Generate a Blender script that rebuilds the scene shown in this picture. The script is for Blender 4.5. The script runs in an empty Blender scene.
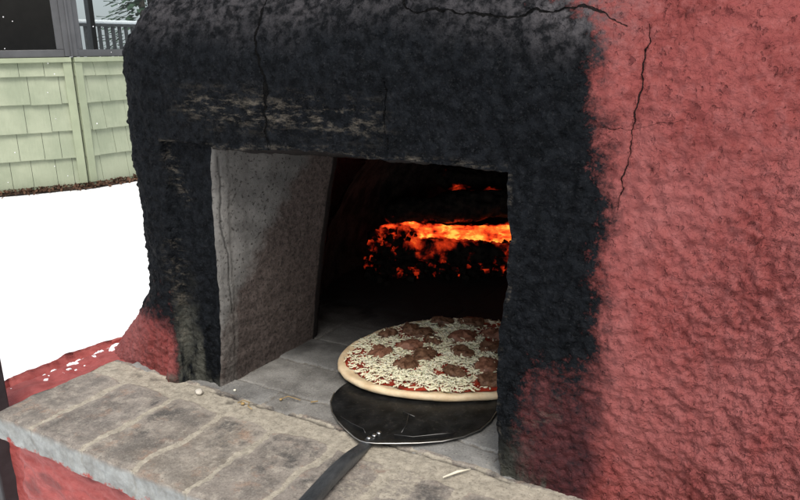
import bpy, bmesh, math, random
import numpy as np
from mathutils import Vector, Matrix
S = bpy.context.scene
C = S.collection
R = math.radians
PI = math.pi

# ------------------------------------------------------------------ camera, world, sun, exposure
cam_d = bpy.data.cameras.new('camera'); cam = bpy.data.objects.new('camera', cam_d); C.objects.link(cam)
cam_d.sensor_width = 36; cam_d.lens = 31.5; cam_d.clip_start = .02; cam_d.clip_end = 500
cr = Vector((0.86540313, 0.50077285, -0.01743479)); cu = Vector((-0.12112936, 0.2428372, 0.96247482)); cf = Vector((-0.48621507, 0.83081686, -0.27081037))
cam.matrix_world = Matrix(((cr.x, cu.x, -cf.x, 0), (cr.y, cu.y, -cf.y, 0), (cr.z, cu.z, -cf.z, .635), (0, 0, 0, 1)))
S.camera = cam
W = bpy.data.worlds.new('World'); S.world = W; W.use_nodes = True
wn = W.node_tree.nodes; wl = W.node_tree.links
sky = wn.new('ShaderNodeTexSky'); sky.sky_type = 'NISHITA'; sky.sun_disc = False
SUN_EL, SUN_AZ = R(55), R(144)       # azimuth clockwise from +y
sky.sun_elevation = SUN_EL; sky.sun_rotation = SUN_AZ; sky.air_density = 1.0; sky.dust_density = 6.0; sky.ozone_density = .6
bg = wn['Background']; bg.inputs[1].default_value = .125
cl = wn.new('ShaderNodeMix'); cl.data_type = 'RGBA'; cl.blend_type = 'MIX'; cl.inputs[0].default_value = .55
wl.new(sky.outputs[0], cl.inputs[6]); cl.inputs[7].default_value = (5.2, 5.35, 5.5, 1)      # pale snow cloud over the clear sky
wl.new(cl.outputs[2], bg.inputs[0])
sd = bpy.data.lights.new('sun', 'SUN'); sun = bpy.data.objects.new('sun', sd); C.objects.link(sun)
sd.energy = 1.9; sd.angle = R(28); sd.color = (1, .965, .91)
sv = Vector((math.sin(SUN_AZ)*math.cos(SUN_EL), math.cos(SUN_AZ)*math.cos(SUN_EL), math.sin(SUN_EL)))
sun.rotation_euler = sv.to_track_quat('Z', 'Y').to_euler()
S.view_settings.view_transform = 'Standard'; S.view_settings.look = 'None'
S.view_settings.exposure = .4; S.view_settings.gamma = 1
S.render.engine = 'CYCLES'
S.cycles.max_bounces = 6; S.cycles.diffuse_bounces = 3; S.cycles.transparent_max_bounces = 12

# ------------------------------------------------------------------ noise (numpy)
_r = np.random.default_rng(7); _p = _r.permutation(256); _p = np.concatenate([_p, _p, _p])
_g = _r.normal(size=(256, 3)); _g /= np.linalg.norm(_g, axis=1)[:, None]
def pn(P):
    P = np.asarray(P, float); I = np.floor(P).astype(int); F = P-I; I &= 255
    U = F*F*F*(F*(F*6-15)+10); out = 0
    for dx in (0, 1):
        for dy in (0, 1):
            for dz in (0, 1):
                h = _p[_p[_p[(I[..., 0]+dx) & 255]+((I[..., 1]+dy) & 255)]+((I[..., 2]+dz) & 255)]
                d = (_g[h]*(F-np.array([dx, dy, dz]))).sum(-1)
                w = (U[..., 0] if dx else 1-U[..., 0])*(U[..., 1] if dy else 1-U[..., 1])*(U[..., 2] if dz else 1-U[..., 2])
                out = out+d*w
    return out*1.6
def fbm(P, o=4, k=.5):
    a = 1; s = 0; P = np.asarray(P, float)
    for i in range(o): s = s+a*pn(P+i*17.3); P = P*2.03; a *= k
    return s
def sm(x, a, b):
    t = np.clip((x-a)/(b-a), 0, 1); return t*t*(3-2*t)
def sdist(X, Z, pts):
    d = np.full(X.shape, 9.); sg = np.ones(X.shape); n = len(pts)-1
    for i, ((a, b), (c, e)) in enumerate(zip(pts[:-1], pts[1:])):
        L = math.hypot(c-a, e-b); t = ((X-a)*(c-a)+(Z-b)*(e-b))/L**2; tc = np.clip(t, 0, 1)
        if i == 0: tc = np.minimum(t, 1)
        if i == n-1: tc = np.maximum(tc if i else t, 0) if i else t
        if i == n-1 and i: tc = np.maximum(t, 0)
        q = np.hypot(X-a-tc*(c-a), Z-b-tc*(e-b)); cr_ = (X-a)*(e-b)-(Z-b)*(c-a)
        w = q < d; d = np.where(w, q, d); sg = np.where(w, np.sign(cr_), sg)
    return d*sg
def pdist(X, Z, pts):
    d = np.full(X.shape, 9.)
    for (a, b), (c, e) in zip(pts[:-1], pts[1:]):
        L = (c-a)**2+(e-b)**2; t = np.clip(((X-a)*(c-a)+(Z-b)*(e-b))/L, 0, 1)
        d = np.minimum(d, np.hypot(X-a-t*(c-a), Z-b-t*(e-b)))
    return d

# ------------------------------------------------------------------ object helpers
def link(o, parent=None):
    C.objects.link(o)
    if parent is not None: o.parent = parent
    return o
def tag(o, label=None, cat=None, group=None, kind=None):
    if label: o['label'] = label
    if cat: o['category'] = cat
    if group: o['group'] = group
    if kind: o['kind'] = kind
    return o
def thing(name, label, cat, loc=(0, 0, 0), group=None):
    o = bpy.data.objects.new(name, None); o.location = loc; o.empty_display_size = .05
    C.objects.link(o); return tag(o, label, cat, group)
def mesh(name, V, Fc, m=None, parent=None, smooth=True, attrs=None):
    me = bpy.data.meshes.new(name)
    V = np.asarray(V, float).reshape(-1, 3)
    if isinstance(Fc, np.ndarray):
        n = len(Fc); k = Fc.shape[1]
        me.vertices.add(len(V)); me.vertices.foreach_set('co', V.ravel())
        me.loops.add(n*k); me.loops.foreach_set('vertex_index', Fc.ravel().astype(np.int32))
        me.polygons.add(n); me.polygons.foreach_set('loop_start', np.arange(0, n*k, k, dtype=np.int32))
        me.update(calc_edges=True)
    else:
        me.from_pydata([tuple(v) for v in V], [], Fc)
    me.polygons.foreach_set('use_smooth', np.full(len(me.polygons), smooth))
    for k_, v_ in (attrs or {}).items():
        a = me.attributes.new(k_, 'FLOAT', 'POINT'); a.data.foreach_set('value', np.asarray(v_, np.float32).ravel())
    if m: me.materials.append(m)
    me.validate(); me.update()
    return link(bpy.data.objects.new(name, me), parent)
def gridfaces(nr, nc, keep=None, closed=False):
    i = np.arange(nr*nc).reshape(nr, nc)
    if closed: i = np.concatenate([i, i[:, :1]], 1)
    a = np.stack([i[:-1, :-1], i[:-1, 1:], i[1:, 1:], i[1:, :-1]], -1)
    if keep is not None: a = a[keep]
    return a.reshape(-1, 4)
def normals(P):
    du = np.gradient(P, axis=1); dv = np.gradient(P, axis=0); n = np.cross(du, dv)
    return n/(np.linalg.norm(n, axis=-1, keepdims=True)+1e-12)
class MB:
    def __init__(s): s.v = []; s.f = []
    def add(s, V, Fs):
        b = len(s.v); s.v += [tuple(x) for x in V]; s.f += [tuple(i+b for i in q) for q in Fs]
    def box(s, c, d, M=None):
        V = [Vector(((sx)*d[0]/2, (sy)*d[1]/2, (sz)*d[2]/2)) for sx in (-1, 1) for sy in (-1, 1) for sz in (-1, 1)]
        if M is not None: V = [M @ v for v in V]
        V = [v+Vector(c) for v in V]
        s.add(V, [(0, 1, 3, 2), (4, 6, 7, 5), (0, 4, 5, 1), (2, 3, 7, 6), (0, 2, 6, 4), (1, 5, 7, 3)])
    def bar(s, a, b, w, h, up=(0, 0, 1)):
        a = Vector(a); b = Vector(b); d = (b-a).normalized(); u = Vector(up); x = d.cross(u).normalized(); u = x.cross(d)
        M = Matrix((x, d, u)).transposed(); s.box((a+b)/2, (w, (b-a).length, h), M)
    def tube(s, pts, rad, n=10, cap=True):
        pts = [Vector(p) for p in pts]; b = len(s.v); x = None
        for i, p in enumerate(pts):
            d = (pts[min(i+1, len(pts)-1)]-pts[max(i-1, 0)]).normalized()
            if x is None: x = d.orthogonal().normalized()
            x = (x-d*x.dot(d)).normalized(); y = d.cross(x); r = rad[i] if hasattr(rad, '__len__') else rad
            for k in range(n): s.v.append(tuple(p+(x*math.cos(2*PI*k/n)+y*math.sin(2*PI*k/n))*r))
        for i in range(len(pts)-1):
            for k in range(n): s.f.append((b+i*n+k, b+i*n+(k+1) % n, b+(i+1)*n+(k+1) % n, b+(i+1)*n+k))
        if cap:
            s.f.append(tuple(b+k for k in range(n))[::-1]); s.f.append(tuple(b+(len(pts)-1)*n+k for k in range(n)))
    def build(s, name, m, parent=None, smooth=False, bevel=0):
        o = mesh(name, s.v, s.f, m, parent, smooth)
        if bevel:
            b = o.modifiers.new('bevel', 'BEVEL'); b.width = bevel; b.segments = 2; b.limit_method = 'ANGLE'
        return o

# ------------------------------------------------------------------ material helper
class M:
    def __init__(s, name, rough=.8, spec=.4, metal=0):
        s.m = bpy.data.materials.new(name); s.m.use_nodes = True; s.t = s.m.node_tree; s.n = s.t.nodes; s.l = s.t.links
        s.b = s.n['Principled BSDF']; s.set('Roughness', rough); s.set('Specular IOR Level', spec); s.set('Metallic', metal)
        s.co = s.n.new('ShaderNodeTexCoord').outputs['Object']; s.h = None; s.hs = []
    def set(s, k, v):
        i = s.b.inputs[k]
        if isinstance(v, bpy.types.NodeSocket): s.l.new(v, i)
        elif isinstance(v, tuple): i.default_value = (*v[:3], 1) if i.type == 'RGBA' else v
        else: i.default_value = v
        return s
    def map(s, scale, src=None):
        n = s.n.new('ShaderNodeMapping'); s.l.new(src or s.co, n.inputs[0])
        n.inputs['Scale'].default_value = scale; return n.outputs[0]
    def noise(s, sc, det=4, rough=.55, vec=None, dist=0):
        n = s.n.new('ShaderNodeTexNoise'); s.l.new(vec or s.co, n.inputs['Vector']); n.inputs['Scale'].default_value = sc
        n.inputs['Detail'].default_value = det; n.inputs['Roughness'].default_value = rough; n.inputs['Distortion'].default_value = dist; return n.outputs[0]
    def vor(s, sc, feat='F1', vec=None):
        n = s.n.new('ShaderNodeTexVoronoi'); n.feature = feat; s.l.new(vec or s.co, n.inputs['Vector']); n.inputs['Scale'].default_value = sc; return n.outputs['Distance']
    def attr(s, name):
        n = s.n.new('ShaderNodeAttribute'); n.attribute_name = name; return n.outputs['Fac']
    def ramp(s, src, stops, mode='LINEAR'):
        n = s.n.new('ShaderNodeValToRGB'); s.l.new(src, n.inputs[0]); e = n.color_ramp.elements; n.color_ramp.interpolation = mode
        while len(e) < len(stops): e.new(.5)
        for q, (p, c) in zip(e, stops):
            q.position = p; q.color = (*c, 1) if isinstance(c, tuple) else (c, c, c, 1)
        return n.outputs[0]
    def mix(s, f, a, b, mode='MIX'):
        n = s.n.new('ShaderNodeMix'); n.data_type = 'RGBA'; n.blend_type = mode; n.clamp_factor = True
        for i, v in ((0, f), (6, a), (7, b)):
            if isinstance(v, bpy.types.NodeSocket): s.l.new(v, n.inputs[i])
            elif isinstance(v, tuple): n.inputs[i].default_value = (*v[:3], 1)
            else: n.inputs[i].default_value = v if i == 0 else (v, v, v, 1)
        return n.outputs[2]
    def math(s, op, a, b=0., c=None, clamp=False):
        n = s.n.new('ShaderNodeMath'); n.operation = op; n.use_clamp = clamp
        for i, v in enumerate((a, b) if c is None else (a, b, c)):
            if isinstance(v, bpy.types.NodeSocket): s.l.new(v, n.inputs[i])
            else: n.inputs[i].default_value = v
        return n.outputs[0]
    def bump(s, h, dist=.002, st=1):
        n = s.n.new('ShaderNodeBump'); s.l.new(h, n.inputs['Height']); n.inputs['Distance'].default_value = dist; n.inputs['Strength'].default_value = st
        if s.h: s.l.new(s.h, n.inputs['Normal'])
        s.h = n.outputs[0]; s.l.new(s.h, s.b.inputs['Normal']); return s
def simple(name, col, rough=.7, spec=.4, metal=0, var=.25, sc=20, bump=0, bsc=60):
    m = M(name, rough, spec, metal); n = m.noise(sc, 5)
    m.set('Base Color', m.mix(m.ramp(n, [(.38, 0.), (.62, 1.)]), tuple(c*(1-var) for c in col), tuple(min(1, c*(1+var)) for c in col)))
    if bump: m.bump(m.noise(bsc, 4), bump)
    return m.m

# ================================================================== MATERIALS
def stucco_material():
    m = M('painted_stucco', .75, .14)
    soot = m.attr('soot'); grey = m.attr('grey'); crack = m.attr('crack'); ash_pale = m.attr('ash_pale'); cem = m.attr('cement'); pit = m.attr('pit')
    n1 = m.noise(9, 5); n2 = m.noise(60, 6, .65); n3 = m.noise(260, 4, .7)
    red = m.mix(m.ramp(n1, [(.38, 0.), (.62, 1.)]), (.172, .036, .033), (.222, .055, .051))
    red = m.mix(m.ramp(n2, [(.50, 0.), (.64, .45)]), red, (.30, .10, .097))
    red = m.mix(m.ramp(n2, [(.34, .5), (.45, 0.)]), red, (.22, .05, .05))
    red = m.mix(m.math('MULTIPLY', pit, .6), red, (.09, .022, .022))
    red = m.mix(m.ramp(m.noise(130, 2, .5, m.map((1, 1, .7))), [(.28, .75), (.35, 0.)]), red, (.12, .026, .026))
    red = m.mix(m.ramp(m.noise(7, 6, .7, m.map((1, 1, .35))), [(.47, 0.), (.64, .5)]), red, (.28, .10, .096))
    red = m.mix(m.attr('maroon'), red, (.06, .017, .020))
    blk = m.mix(m.ramp(n2, [(.42, 0.), (.60, 1.)]), (.0026, .0033, .0043), (.0080, .0095, .0118))
    blk = m.mix(m.ramp(n3, [(.56, 0.), (.68, .45)]), blk, (.030, .032, .035))
    # soot lets some red show where it thins
    edge = m.math('ADD', m.math('MULTIPLY', soot, 1.45), m.math('MULTIPLY', m.math('SUBTRACT', n2, .5), 1.5))
    edge = m.math('ADD', edge, m.math('MULTIPLY', m.math('SUBTRACT', n3, .5), .9))
    sf = m.ramp(edge, [(.30, 0.), (.95, 1.)])
    c = m.mix(sf, red, blk)
    gf = m.math('MULTIPLY', grey, m.ramp(n2, [(.42, .1), (.6, 1.)]))
    c = m.mix(gf, c, (.085, .08, .085))
    cf_ = m.math('MULTIPLY', cem, m.ramp(m.noise(45, 6, .7, m.map((1, 1, .25))), [(.38, 0.), (.56, 1.)]))
    c = m.mix(cf_, c, (.065, .066, .056))
    af = m.math('MULTIPLY', ash_pale, m.ramp(m.noise(70, 7, .75, m.map((.35, 1, 1.3))), [(.50, 0.), (.68, 1.)]))
    c = m.mix(af, c, (.125, .11, .088))
    crf = []
    for k in range(len(CR)):
        jit = m.math('MULTIPLY', m.math('SUBTRACT', m.noise(180, 3, .6), .5), .0025)
        ad = m.math('ABSOLUTE', m.math('ADD', m.attr('cd%d' % k), jit)); q = m.math('SUBTRACT', m.attr('cw%d' % k), ad)
        f = m.math('MULTIPLY', m.math('ADD', q, .0002), 1800., clamp=True)
        crf.append(f); c = m.mix(m.math('MULTIPLY', f, .96), c, (.003, .003, .003))
    m.set('Base Color', c); m.set('Specular IOR Level', m.mix(sf, .16, .05))
    m.set('Roughness', m.mix(sf, .68, m.ramp(n2, [(.3, .55), (.7, .8)])))
    rg_ = m.attr('rough'); pop = m.noise(165, 3, .5)
    h = m.math('MULTIPLY', m.ramp(pop, [(.36, 0.), (.52, .7), (.68, 1.)]), m.math('ADD', m.math('MULTIPLY', rg_, .85), .15))
    lum_ = m.vor(120, 'SMOOTH_F1', m.mix(.012, m.co, m.n.new('ShaderNodeTexNoise').outputs[1]))
    h = m.math('ADD', m.math('MULTIPLY', h, .55), m.math('MULTIPLY', m.math('SUBTRACT', 1., m.math('MULTIPLY', lum_, 1.5)), m.math('ADD', m.math('MULTIPLY', rg_, .75), .2)))
    pitn = m.ramp(m.noise(130, 2, .5, m.map((1, 1, .7))), [(.30, 0.), (.37, 1.)])
    h = m.math('ADD', h, m.math('MULTIPLY', pitn, .5))
    for f_ in crf: h = m.math('SUBTRACT', h, m.math('MULTIPLY', f_, 1.2))
    m.bump(h, .0034, 1.); m.bump(m.noise(330, 3, .6), .0010, .8)
    return m.m
def brick_material(hearth=False):
    m = M('fire_brick' if not hearth else 'hearth_brick', .85, .25)
    mo = m.attr('mortar'); st = m.attr('stain'); fr = m.attr('front'); tint = m.attr('tint')
    n1 = m.noise(14, 5, .6); n2 = m.noise(70, 6, .7); n3 = m.noise(300, 4, .7)
    if hearth:
        b = m.mix(m.ramp(n1, [(.38, 0.), (.62, 1.)]), (.14, .135, .125), (.26, .255, .24))
        b = m.mix(m.math('MULTIPLY', tint, .5), b, (.27, .285, .29))
        mc = (.115, .10, .08)
    else:
        b = m.mix(m.ramp(n1, [(.32, 0.), (.68, 1.)]), (.17, .148, .122), (.34, .305, .26))
        b = m.mix(m.math('MULTIPLY', tint, .5), b, (.24, .215, .20))
        b = m.mix(m.ramp(m.noise(24, 4, .6, m.map((1, 1, 1))), [(.60, 0.), (.74, .5)]), b, (.36, .21, .145))
        mc = (.38, .345, .28)
    if not hearth: b = m.mix(m.ramp(m.noise(38, 6, .75), [(.52, 0.), (.64, .7)]), b, (.42, .385, .325)); b = m.mix(m.ramp(m.noise(17, 5, .7), [(.56, 0.), (.66, .55)]), b, (.33, .215, .15))
    sp = m.ramp(m.noise(22, 6, .72), [(.44, 0.), (.58, .85)])
    b = m.mix(m.math('MULTIPLY', st, sp), b, (.075, .072, .07))
    mort = m.mix(m.ramp(n2, [(.38, 0.), (.62, 1.)]), tuple(x*.75 for x in mc), tuple(x*1.15 for x in mc))
    e = m.math('ADD', mo, m.math('MULTIPLY', m.math('SUBTRACT', n2, .5), 1.3))
    c = m.mix(m.ramp(e, [(.35, 0.), (.65, 1.)]), b, mort)
    c = m.mix(m.ramp(n3, [(.55, 0.), (.7, .5)]), c, (.46, .43, .37))
    c = m.mix(m.ramp(n3, [(.34, .6), (.44, 0.)]), c, (.07, .06, .05))
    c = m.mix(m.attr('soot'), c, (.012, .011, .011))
    if not hearth:
        fc = m.mix(m.ramp(m.noise(30, 6, .7), [(.36, 0.), (.66, 1.)]), (.20, .205, .195), (.36, .385, .38))
        c = m.mix(fr, c, fc)
        dr = m.math('MULTIPLY', m.attr('drip'), .55)
        c = m.mix(m.ramp(m.math('ADD', dr, m.math('MULTIPLY', m.math('SUBTRACT', n2, .5), 1.)), [(.45, 0.), (.6, 1.)]), c, (.33, .075, .065))
    m.set('Base Color', c); m.bump(n2, .0016, .9); m.bump(n3, .0006, .8)
    return m.m
def concrete_material():
    m = M('jamb_concrete', .9, .2)
    n1 = m.noise(11, 5, .6); n2 = m.noise(120, 5, .75); n3 = m.noise(330, 3, .7)
    up = m.attr('upper')
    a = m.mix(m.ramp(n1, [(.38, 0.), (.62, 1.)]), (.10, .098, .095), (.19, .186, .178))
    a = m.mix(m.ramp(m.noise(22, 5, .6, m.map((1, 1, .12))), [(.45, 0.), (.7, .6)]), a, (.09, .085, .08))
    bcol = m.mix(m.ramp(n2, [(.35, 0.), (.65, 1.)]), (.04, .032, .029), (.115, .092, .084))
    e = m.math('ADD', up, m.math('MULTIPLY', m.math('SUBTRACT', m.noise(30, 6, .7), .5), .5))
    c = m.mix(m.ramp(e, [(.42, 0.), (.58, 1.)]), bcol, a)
    pits = m.ramp(m.noise(170, 3, .6), [(.33, 1.), (.42, 0.)])
    c = m.mix(m.math('MULTIPLY', pits, .85), c, (.03, .027, .025))
    c = m.mix(m.ramp(n3, [(.6, 0.), (.8, .35)]), c, (.4, .38, .36))
    c = m.mix(m.math('MULTIPLY', m.attr('pale'), m.ramp(n2, [(.4, .3), (.6, 1.)])), c, (.24, .235, .22))
    c = m.mix(m.attr('soot'), c, (.012, .011, .011))
    c = m.mix(m.attr('crack'), c, (.01, .01, .01))
    m.set('Base Color', c); m.bump(m.math('SUBTRACT', n2, m.math('MULTIPLY', pits, .5)), .002, .9)
    return m.m
def red_base_material():
    m = M('red_base_paint', .6, .4)
    n = m.noise(30, 6, .7, m.map((1, 1, 2.2))); n2 = m.noise(140, 5, .7)
    c = m.mix(m.ramp(n, [(.38, 0.), (.62, 1.)]), (.26, .045, .040), (.37, .085, .078))
    c = m.mix(m.ramp(n2, [(.55, 0.), (.75, .4)]), c, (.45, .17, .15)); c = m.mix(m.attr('dark'), c, (.05, .016, .016))
    m.set('Base Color', c); m.bump(n, .004, .8); m.bump(n2, .0015, .7)
    return m.m
MBK = brick_material(); MH = brick_material(True); MC = concrete_material(); MRB = red_base_material()
soot_m = M('soot_lining', .95, .1); soot_m.set('Base Color', soot_m.mix(soot_m.ramp(soot_m.noise(20, 5), [(.38, 0.), (.62, 1.)]), (.012, .010, .009), (.06, .042, .036))); soot_m.bump(soot_m.noise(60, 5), .006)
MSOOT = soot_m.m
snow = M('snow', .9, .2); snow.set('Base Color', snow.mix(snow.ramp(snow.noise(3, 5), [(.38, 0.), (.62, 1.)]), (.86, .88, .91), (.93, .94, .95))); snow.bump(snow.noise(8, 6), .03, .5)
snow.set('Subsurface Weight', 0.)
MSNOW = snow.m

# ================================================================== THE OVEN
oven = thing('pizza_oven', 'rounded red stucco wood-fired pizza oven with soot-blackened mouth and a brick ledge', 'pizza oven', (-.65, 1.6, -.8))
def opart(name, *a, **k):
    o = mesh(name, *a, **k); o.parent = oven; o.matrix_parent_inverse = Matrix.Translation((.65, -1.6, .8)); return o

CR = [(0.0042, [(-0.784, 0.80), (-0.784, 0.735), (-0.785, 0.696), (-0.788, 0.661), (-0.774, 0.628), (-0.765, 0.581), (-0.772, 0.549), (-0.778, 0.508), (-.776, .484)]),
      (0.0028, [(-.528, .80), (-0.525, 0.718), (-0.517, 0.697), (-0.494, 0.690), (-0.464, 0.694), (-0.408, 0.684), (-0.349, 0.677), (-0.34, 0.685), (-0.297, 0.686), (-0.258, 0.687), (-0.238, 0.677), (-0.211, 0.663)]),
      (0.0013, [(-0.180, 0.66), (-0.182, 0.622), (-0.181, 0.599), (-0.187, 0.563), (-0.19, 0.532), (-0.193, 0.501), (-0.199, 0.475), (-0.201, 0.44)]),
      (0.0012, [(-0.545, 0.60), (-0.539, 0.583), (-0.545, 0.54), (-0.543, 0.495)]),
      (0.0003, [(-0.25, 0.541), (-0.187, 0.538), (-0.164, 0.548), (-0.13, 0.551)])]
XL, XR, ZT = -.934, -.352, .481
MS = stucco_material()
def build_shell():
    X0, X1, Y0, Y1, r0 = -1.19, 1.0, .9, 2.55, .12
    xa, xb = X0+r0, X1-r0
    # columns: (kind, t)
    cols = [('L', t) for t in np.linspace(1, 0, 60)[:-1]**1.6] + [('CL', t) for t in np.linspace(0, 1, 70)[:-1]]
    xs = np.concatenate([np.linspace(xa, XL, 48)[:-1], np.linspace(XL, XR, 214)[:-1], np.linspace(XR, .16, 188)[:-1], np.linspace(.16, xb, 60)])
    cols += [('F', x) for x in xs[:-1]] + [('CR', t) for t in np.linspace(0, 1, 20)[:-1]] + [('R', t) for t in np.linspace(0, 1, 40)[:-1]] + [('CB', t) for t in np.linspace(0, 1, 16)[:-1]] + [('B', t) for t in np.linspace(0, 1, 50)[:-1]] + [('CD', t) for t in np.linspace(0, 1, 16)[:-1]]
    Rr = .22; vb = .605
    v = np.concatenate([np.linspace(-.02, ZT, 184)[:-1], np.linspace(ZT, vb, 36)[:-1], np.linspace(vb, vb+Rr*PI/2, 110)])
    rows = [('w', q) for q in v] + [('t', q) for q in np.linspace(0, 1, 30)[1:-1]]
    nr, nc = len(rows), len(cols)
    P = np.zeros((nr, nc, 3)); N = np.zeros((nr, nc, 3)); U = np.zeros((nr, nc, 2)); GG = np.zeros((nr, nc))
    for i, (k, q) in enumerate(rows):
        if k == 'w':
            th = 0 if q < vb else (q-vb)/Rr; d = Rr*(1-math.cos(th)); z = q if q < vb else vb+Rr*math.sin(th); g = 0
        else:
            d = Rr; z = vb+Rr+.16*math.sin(q*PI/2); g = q; th = PI/2
        x0, x1, y0, y1, r = X0+d, X1-d, Y0+d, Y1-d, r0+d*.9
        ax, bx, ay, by = x0+r, x1-r, y0+r, y1-r
        for j, (c, t) in enumerate(cols):
            if c == 'L': p = (x0, ay+(by-ay)*t); n = (-1, 0)
            elif c == 'CL': a = PI+t*PI/2; n = (math.cos(a), math.sin(a)); p = (ax+r*n[0], ay+r*n[1])
            elif c == 'F':
                f = (t-xa)/(xb-xa); x = ax+(bx-ax)*f; w = min(1, max(0, (t-xa)/.1)); x = x if d == 0 else (1-w)*x+w*min(max(t, ax), bx) if t < .16 else x
                p = (x, y0); n = (0, -1)
            elif c == 'CR': a = 1.5*PI+t*PI/2; n = (math.cos(a), math.sin(a)); p = (bx+r*n[0], ay+r*n[1])
            elif c == 'R': p = (x1, ay+(by-ay)*t); n = (1, 0)
            elif c == 'CB': a = t*PI/2; n = (math.cos(a), math.sin(a)); p = (bx+r*n[0], by+r*n[1])
            elif c == 'B': p = (bx+(ax-bx)*t, y1); n = (0, 1)
            else: a = PI/2+t*PI/2; n = (math.cos(a), math.sin(a)); p = (ax+r*n[0], by+r*n[1])
            if g:
                cx, cy = (X0+X1)/2, (Y0+Y1)/2; p = (p[0]+(cx-p[0])*g, p[1]+(cy-p[1])*g)
            P[i, j] = (p[0], p[1], z); N[i, j] = (n[0]*math.cos(th), n[1]*math.cos(th), math.sin(th))
            U[i, j] = (t if c == 'F' else p[0], q if k == 'w' else 2); GG[i, j] = g
    xx = U[..., 0]; vv = U[..., 1]
    front = np.array([c == 'F' for c, t in cols])[None, :].repeat(nr, 0)
    # mouth edge warps (x shift near jambs, z shift near the lintel)
    zc = np.clip(vv, 0, .5)
    eL = np.interp(zc, [0, .11, .19, .27, .35, .44, .48], [-.957, -.943, -.937, -.934, -.933, -.927, -.917])-XL
    eR = np.interp(zc, [0, .06, .126, .19, .25, .30, .38, .42, .475], [-.353, -.358, -.361, -.363, -.359, -.351, -.348, -.351, -.352])-XR
    nz = lambda P_, s, o=3: fbm(P_*s, o)
    line = np.stack([vv*0, vv*0, zc], -1)
    eL = eL+fbm(line*28+3, 3)*.003; eR = eR+fbm(line*40+9, 4)*.0035
    lx = np.clip(xx, XL, XR); lz = np.interp(lx, [-.93, -.84, -.73, -.65, -.577, -.49, -.425, -.352], [.480, .480, .486, .486, .481, .481, .479, .475])-ZT
    lz = lz+fbm(np.stack([lx, lx*0, lx*0], -1)*45, 4)*.0022
    wL = np.exp(-((xx-XL)/.05)**2)*(vv < 1)*front; wR = np.exp(-((xx-XR)/.05)**2)*(vv < 1)*front
    wv = 1-sm(vv, .48, .6)
    P[..., 0] += (eL*wL+eR*wR)*wv
    P[..., 2] += lz*np.exp(-((vv-ZT)/.04)**2)*front*sm(xx, -1.0, XL)*(1-sm(xx, XR, XR+.06))
    # flared foot at the left, bulging foot at the right
    e = .165*(np.clip(.172-vv, 0, 1)/.175)**1.15
    P[..., 0] += np.minimum(N[..., 0], 0)*e
    P[..., 1] -= (.014*sm(.12-vv, 0, .12)*front*sm(-xx, 1.0, 1.06))
    bul = sm(xx, -.12, .15)*(1-sm(vv, .05, .25))*front*(vv < 1)
    P[..., 1] -= .04*bul
    P[..., 1] -= .012*np.exp(-((vv-.62)/.12)**2)*front*(1-sm(xx, -.3, -.15))        # brow over the mouth
    P0 = P.copy()
    P[..., 1] += .11*sm(xx, -.12, .30)*(1-sm(xx, .45, .86))*sm(vv, .28, .75)*front*(1-GG)
    # rebate beside the left jamb
    reb = sm(xx+.012*fbm(line*9, 2), -1.040, -1.028)*(xx < XL+.02)*(1-sm(vv, .483, .489))*front
    P[..., 1] += .014*reb
    # soot map
    wob = fbm(P0*5, 3)*.035+fbm(P0*22, 3)*.020
    xw = xx+wob*.55
    rb = np.interp(np.clip(vv, 0, 1), [0, .2, .4, .55, .65, .72], [-.213, -.216, -.224, -.230, -.242, -.30])
    s = 1-sm(xw+fbm(P0*(60, 60, 30), 2)*.004, rb-.048, rb+.046)
    low = 1-sm(vv+fbm(P0*7, 3)*.06, .06, .30)                              # soot thins toward the foot
    lowR = low*(xx > XR-.01); lowL = (1-sm(vv+fbm(P0*9, 3)*.03, .085, .165))*(xx < XL)*(1-sm(xx, -1.07, -1.035))
    thin = (1-sm(vv+fbm(P0*9+4, 3)*.04, .13, .27))*(xx < XL)
    s = s*(1-.68*lowR*sm(xx, -.352, -.31)); mar = .95*low*(xx > XR-.02)*(1-sm(xw, -.235, -.20))
    s = s*(1-.97*lowL)*(1-.35*thin*(1-sm(xx, -1.05, -1.03)))
    topf = sm(vv+wob*1.2+.10*sm(xx, -.45, -.2), .70, .82)
    s = s*(1-.45*topf)
    leftc = np.array([c in ('L', 'CL') for c, t in cols])[None, :].repeat(nr, 0)
    s = np.where(front | leftc, s, 0)*(1-sm(GG, 0, .12))*(1-sm(P0[..., 1], 1.12, 1.35))
    grey = .55*sm(vv+wob, .62, .74)*sm(.1-xw, .25, .42)*(1-sm(vv, .9, 1.0))
    grey = grey + .8*sm(vv, .60, .68)*np.exp(-((xx+.27)/.06)**2)
    ash_pale = np.exp(-((vv-.545+.04*(xx+.75))/.026)**2)*sm(xx, -1.02, -.9)*(1-sm(xx, -.62, -.50))
    ash_pale = np.maximum(ash_pale, .8*np.exp(-(pdist(xx, vv, [(-1.03, .47), (-1.02, .43), (-1.0, .38)])/.012)**2))
    ash_pale = np.maximum(ash_pale, .9*np.exp(-(pdist(xx, vv, [(-1.035, .487), (-.97, .485)])/.003)**2))
    ash_pale = np.maximum(ash_pale, .9*(np.abs(xx-XR) < .008)*(vv < ZT)*sm(fbm(P0*60, 3), -.2, .5))  # pale tan line down the right mouth edge
    ash_pale = np.maximum(ash_pale, .75*np.exp(-((vv-ZT-.004)/.005)**2)*front*(xx > XL)*(xx < XR))  # pale tan line along the lintel edge
    ash_pale = np.maximum(ash_pale, .55*np.exp(-((xx+1.035)/.02)**2)*(vv < .3)*(vv > .08))
    ash_pale = np.clip(np.maximum(ash_pale, .5*sm(pn(P0*13), .25, .6)*(xx > -.36)*(xx < -.26)*(vv < .2)), 0, 1)*front
    cem = sm(xx, -1.05, -1.038)*(1-sm(xx+fbm(line*16, 3)*.01, -.998, -.985))*(1-sm(vv+fbm(P0*12, 2)*.05, .08, .24))*front
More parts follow.
